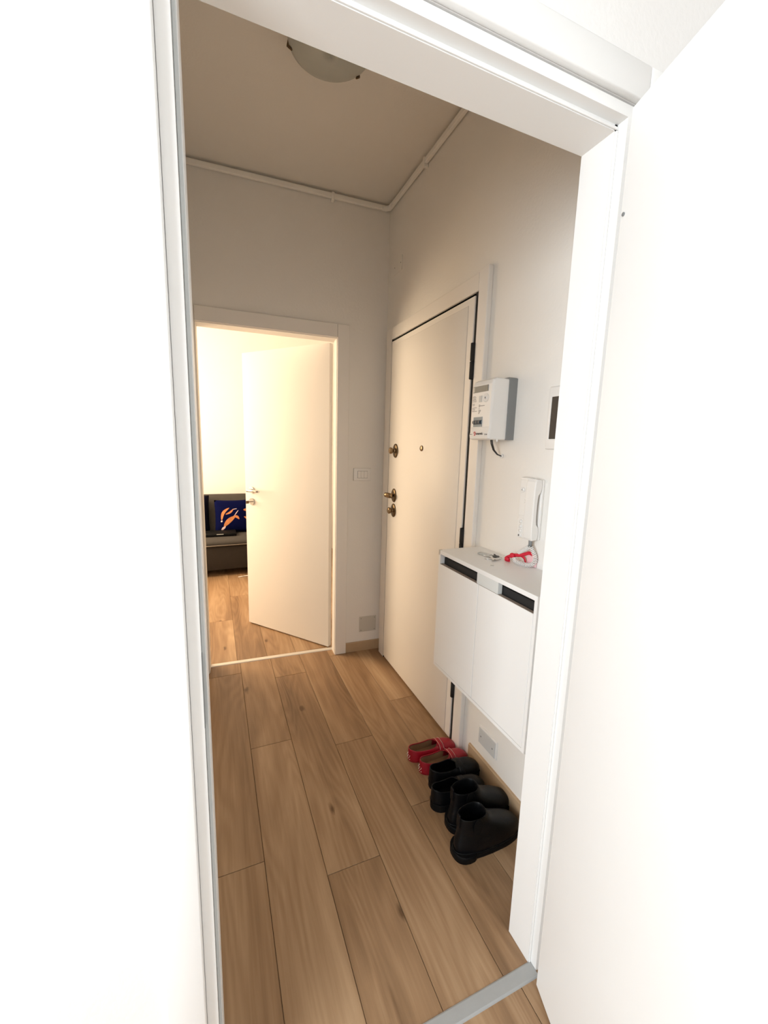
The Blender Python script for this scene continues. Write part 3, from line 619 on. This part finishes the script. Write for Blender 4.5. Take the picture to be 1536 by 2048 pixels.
def slip_on(name, x, y, ang, label, group, L_, hw, hh, hv, v0, leather, lining, sole_h, mats):
    """low shoe: upper grid open over the foot, closed over the vamp; x runs heel to toe"""
    c, s_ = math.cos(ang), math.sin(ang)
    def T(p): return (x+p[0]*c-p[1]*s_, y+p[0]*s_+p[1]*c, p[2])
    t = thing(name, (x, y, 0), label, 'shoe', group)
    NX, NT = 34, 12; grid = []
    def wid(u): return hw*(min(1, math.sqrt(max(0, 1-(1-min(u/.16, 1))**2)))*.80 + 0*u + (.20*math.sin(min(1, max(0, (u-.05)/.6))*PI/2) if u > .05 else 0))*(math.sqrt(max(0, 1-max(0, (u-.70)/.30)**2.4)) if u > .7 else 1)
    def hgt(u):
        if u < v0: return hh*(1-.22*math.sin(min(1, u/v0)*PI*.85))*(1 if u > .02 else .97)
        k = (u-v0)/(1-v0); return hv*(1-.15*k)*math.sqrt(max(.02, 1-max(0, (k-.35)/.65)**2.2))
    for sg in (-1, 1):
        for i in range(NX+1):
            u = (i/NX)**1.0; u = min(max(.5-.5*math.cos(PI*u), .0015), .998)
            W = max(wid(u), .002); Hh = hgt(u)
            op = 0 if u >= v0 else math.sqrt(min(1, (v0-u)/(.10)))
            te = PI/2*(1-op)+math.radians(48)*op
            H2 = Hh/ (math.sin(te) if op > 0 else 1)
            row = []
            for j in range(NT+1):
                th_ = te*j/NT
                row.append((u*L_, sg*W*(math.cos(th_)**.62 if th_ < PI/2-1e-4 else 0)*(1.0), sole_h+H2*math.sin(th_)))
            grid.append(row)
    mb = MB(); n1 = NT+1
    for h in range(2):
        base = h*(NX+1); vs = [p for r_ in grid[base:base+NX+1] for p in r_]
        mb.add(vs, [[i*n1+j, (i+1)*n1+j, (i+1)*n1+j+1, i*n1+j+1] for i in range(NX) for j in range(NT)], True)
    # heel closure strip and toe closure
    for i in (0, NX):
        a, b = grid[i], grid[NX+1+i]; mb.add(a+b, [[j, j+1, n1+j+1, n1+j] for j in range(NT)], True)
    obj('upper', mb, leather, t, T, [('SOLIDIFY', dict(thickness=.003, offset=-1))])
    # insole + lining
    ins = MB(); ring = []
    us = [.03+.80*i/16 for i in range(17)]
    pts = [(u*L_, -wid(u)*.86, sole_h+.004) for u in us]+[(u*L_, wid(u)*.86, sole_h+.004) for u in us[::-1]]
    ins.add(pts, [list(range(len(pts)))])
    obj('insole', ins, lining, t, T)
    li = MB()
    for sg in (-1, 1):
        rows = []
        for u in [.012+(v0-.02)*i/14 for i in range(15)]:
            W = wid(u); rows.append([(u*L_+.001, sg*(W*.92-.004), sole_h+.004), (u*L_+.001, sg*(W*.90-.004), sole_h+hgt(u)*.5), (u*L_+.001, sg*(W*.78-.004), sole_h+hgt(u)*.93)])
        vs = [p for r_ in rows for p in r_]; li.add(vs, [[i*3+j, i*3+j+1, i*3+j+4, i*3+j+3] for i in range(14) for j in range(2)], True)
    obj('lining', li, lining, t, T)
    def outl(k, z): return [(u*L_ if 0 < u < 1 else u*L_, -(wid(u)*k+.0005), z) for u in ous]+[(u*L_, wid(u)*k+.0005, z) for u in ous[::-1]]
    ous = [.001, .01, .03, .06, .1, .16, .25, .4, .55, .7, .78, .85, .91, .955, .985, .998]
    if sole_h > .01:
        obj('sole', MB().rings([outl(1.03, 0), outl(1.07, .003), outl(1.07, sole_h-.002), outl(1.02, sole_h+.002)], True, False), SOLE, t, T)
        obj('welt', MB().tube([(p[0], p[1], sole_h+.001) for p in outl(1.05, 0)]+[(.001*L_, -wid(.001), sole_h+.001)], .002, 6), SOLE, t, T)
    else:
        obj('sole', MB().rings([outl(.94, 0), outl(.99, .003), outl(.98, sole_h+.001)], True, False), mats['sole'], t, T)
    # strap across the vamp with stitching
    def arch(u, lift, k0=1.0):
        W = wid(u); Hh = hgt(max(u, v0+.002))+lift
        return [(u*L_, (W*k0+lift)*(abs(math.cos(a))**.62)*(1 if math.cos(a) > 0 else -1), sole_h+Hh*math.sin(a)) for a in [PI*i/20 for i in range(21)]]
    u0, u1 = v0+.015, v0+.115
    A_, B_ = [arch(u0+(u1-u0)*q/3, .0022) for q in range(4)], None
    sb = MB(); vs = [p for r_ in A_ for p in r_]; sb.add(vs, [[i*21+j, i*21+j+1, (i+1)*21+j+1, (i+1)*21+j] for i in range(3) for j in range(20)], True)
    obj('vamp_strap', sb, leather, t, T, [('SOLIDIFY', dict(thickness=.002, offset=0))])
    if 'stitch' in mats:
        obj('stitching', MB().tube(arch(u0+.012, .0040), .0006, 4).tube(arch(u1-.012, .0036), .0006, 4), mats['stitch'], t, T)
    if 'pebble' in mats:
        k = 0
        for zz in (.006, .015, .024, .033):
            for yy in (-.011, 0, .011):
                if zz > .03 and abs(yy) > .01: continue
                ux = L_*.16*(1-math.sqrt(max(0, 1-(yy/(hw*.8))**2)))
                obj('pebble', MB().ell((ux-.001, yy+(.004 if int(zz*1000) % 2 else 0), sole_h+zz),  .0019, .0019, .0019, 8, 6), mats['pebble'], t, T)
    return t
RG = 'red driving shoes by the entrance door'; BG = 'low black shoes in the row'
mr = dict(sole=REDL, stitch=STITCH, pebble=PEBBLE)
slip_on('driving_shoe', .792, 1.501, .00, 'red leather driving shoe closest to the entrance door', RG, .256, .041, .057, .050, .56, REDL, TAN, .004, mr)
slip_on('driving_shoe', .808, 1.417, .01, 'red leather driving shoe next to the black shoes', RG, .256, .041, .057, .050, .56, REDL, TAN, .004, mr)
mbk = dict(sole=SOLE)
slip_on('low_shoe', .808, 1.328, -.01, 'black chunky low shoe next to the red shoes', BG, .250, .043, .064, .054, .50, LEATHER, LEATHER, .030, mbk)
slip_on('low_shoe', .766, 1.236, .00, 'black chunky low shoe beside the ankle boots', BG, .255, .043, .064, .054, .50, LEATHER, LEATHER, .030, mbk)

# ------------------------------------------------------------------ sofa in the far room
def ST(p):  # slight turn of the sofa
    a = .035; return (p[0]*math.cos(a)-(p[1]-4.55)*math.sin(a), 4.553+p[0]*math.sin(a)+(p[1]-4.55)*math.cos(a), p[2])
so = thing('sofa', ST((.0, 4.9, 0)), 'taupe grey fabric sofa against the far wall', 'sofa')
obj('base', MB().box(-1.05, 1.05, 4.565, 5.25, .075, .345, .015, 2), SOFAD, so, ST)
seat = MB(); rr = []
pf = [(4.55, .352), (4.545, .375), (4.56, .398), (4.60, .412), (4.75, .418), (4.95, .408), (5.05, .395), (5.05, .345), (4.60, .345)]
for xx, k in ((-1.05, .96), (-1.035, 1), (-.9, 1), (-.1, 1), (.6, 1), (1.035, 1), (1.05, .96)): rr.append([(xx, 4.8+(y-4.8)*k, .38+(z-.38)*k) for y, z in pf])
seat.rings(rr); obj('seat', seat, SOFA, so, ST)
obj('piping', MB().tube([(-1.05, 4.546, .352), (1.05, 4.546, .352)], .006, 8), mat('light_piping', (.17, .15, .13), .9), so, ST)
bk_ = MB(); rr = []
pf = [(4.99, .36), (5.005, .42), (5.09, .72), (5.125, .805), (5.16, .835), (5.21, .83), (5.235, .79), (5.20, .6), (5.14, .36)]
for xx, k in ((-1.05, .96), (-1.03, 1), (-.5, 1), (.3, 1), (1.03, 1), (1.05, .96)): rr.append([(xx, 5.1+(y-5.1)*k, .6+(z-.6)*k) for y, z in pf])
bk_.rings(rr); obj('backrest', bk_, SOFA, so, ST)
for xx in (-.95, .9):
    for yy in (4.64, 5.15): obj('leg', MB().cyl((xx, yy, 0), (xx, yy, .08), .02, .026, n=12), DARK, so, ST)
def cushion(name, cx, cy, cz, w_, h_, d_, lean, m, label, turn=0):
    n = 14; vs = []
    def shp(u, v, side):
        a = (1-abs(u)**2.6)*(1-abs(v)**2.6); th_ = d_/2*max(0, a)**.55
        pinch = 1-.06*(1-abs(v))*abs(u)
        px = u*w_/2*(1-.05*(1-v*v)); pz = v*h_/2*(1-.05*(1-u*u)); py = side*th_
        y2 = py*math.cos(lean)+pz*math.sin(lean); z2 = -py*math.sin(lean)+pz*math.cos(lean)
        x3 = px*math.cos(turn)-y2*math.sin(turn); y3 = px*math.sin(turn)+y2*math.cos(turn)
        return (cx+x3, cy+y3, cz+z2)
    mb = MB()
    for side in (-1, 1):
        mb.add([shp(-1+2*i/n, -1+2*j/n, side) for i in range(n+1) for j in range(n+1)], [[i*(n+1)+j, (i+1)*(n+1)+j, (i+1)*(n+1)+j+1, i*(n+1)+j+1] for i in range(n) for j in range(n)], True)
    t = thing(name, (cx, cy, cz-h_/2), label, 'cushion')
    obj('cover', mb, m, t)
    return t, shp
t, shp = cushion('cushion', .185, 4.955, .598, .40, .385, .11, .20, NAVY, 'navy blue cushion with orange printed shapes on the sofa')
def patch(pts, m, name='print'):
    """closed outline in cushion uv, triangulated as a fan on the front surface"""
    cu = sum(p[0] for p in pts)/len(pts); cv = sum(p[1] for p in pts)/len(pts)
    vs = []
    for k in (0, .5, 1):
        for p in pts:
            q = shp(cu+(p[0]-cu)*k, cv+(p[1]-cv)*k, -1); vs.append((q[0], q[1]-.0015, q[2]+.0002))
    n_ = len(pts); fs = []
    for r_ in range(2):
        for i in range(n_): fs.append([r_*n_+i, r_*n_+(i+1) % n_, (r_+1)*n_+(i+1) % n_, (r_+1)*n_+i])
    obj(name, MB().add(vs, fs, True), m, t)
def leaf(u0, v0, u1, v1, w_, bend, m, asp=1.0):
    L1, L2 = [], []; n_ = 9; dx, dy = u1-u0, v1-v0; ln = math.hypot(dx, dy); nx, ny = -dy/ln, dx/ln
    for i in range(n_+1):
        q = i/n_; wd = w_*math.sin(PI*min(1, .06+q*.9))**.7; b_ = bend*math.sin(PI*q)
        L1.append((u0+dx*q+nx*(b_+wd), v0+dy*q+ny*(b_+wd))); L2.append((u0+dx*q+nx*(b_-wd), v0+dy*q+ny*(b_-wd)))
    patch(L1+L2[::-1], m)
# plain abstract curved strokes standing in for the printed artwork
leaf(-.66, -.22, -.22, .52, .085, .13, ORANGE); leaf(-.42, .12, .02, .44, .06, -.05, ORANGE)
leaf(-.52, -.62, .10, -.02, .14, .05, ORANGE); leaf(.0, .0, .34, -.20, .08, .06, ORANGE)
leaf(.60, .38, 1.0, .30, .09, .02, ORANGE); leaf(.62, -.05, .92, -.30, .06, .02, ORANGE)
leaf(.06, .02, .30, .36, .022, 0, LILAC); leaf(-.02, .42, .22, .46, .018, 0, LILAC); leaf(-.66, -.82, -.44, -.62, .07, 0, LILAC); leaf(-.70, -.34, -.62, -.26, .05, 0, LILAC)
cushion('cushion', -.245, 5.00, .632, .36, .42, .12, .22, DNAVY, 'dark navy cushion at the left end of the sofa')
bg = thing('laptop_case', (.02, 4.80, .418), 'flat black case lying on the sofa in front of the cushion', 'case')
obj('body', MB().box(-.14, .205, 4.70, 4.90, .418, .452, .008, 2), BAG, bg)
obj('label_strip', MB().box(.0, .07, 4.6995, 4.701, .440, .446), PLATEG, bg)
tag(obj('paper_scrap', MB().tube([(.20, 4.50, .004), (.235, 4.485, .010), (.25, 4.51, .004), (.29, 4.50, .009), (.36, 4.52, .005)], [.003, .006, .004, .006, .005], 6), PLAST), 'small crumpled white scrap on the floor by the sofa', 'scrap')
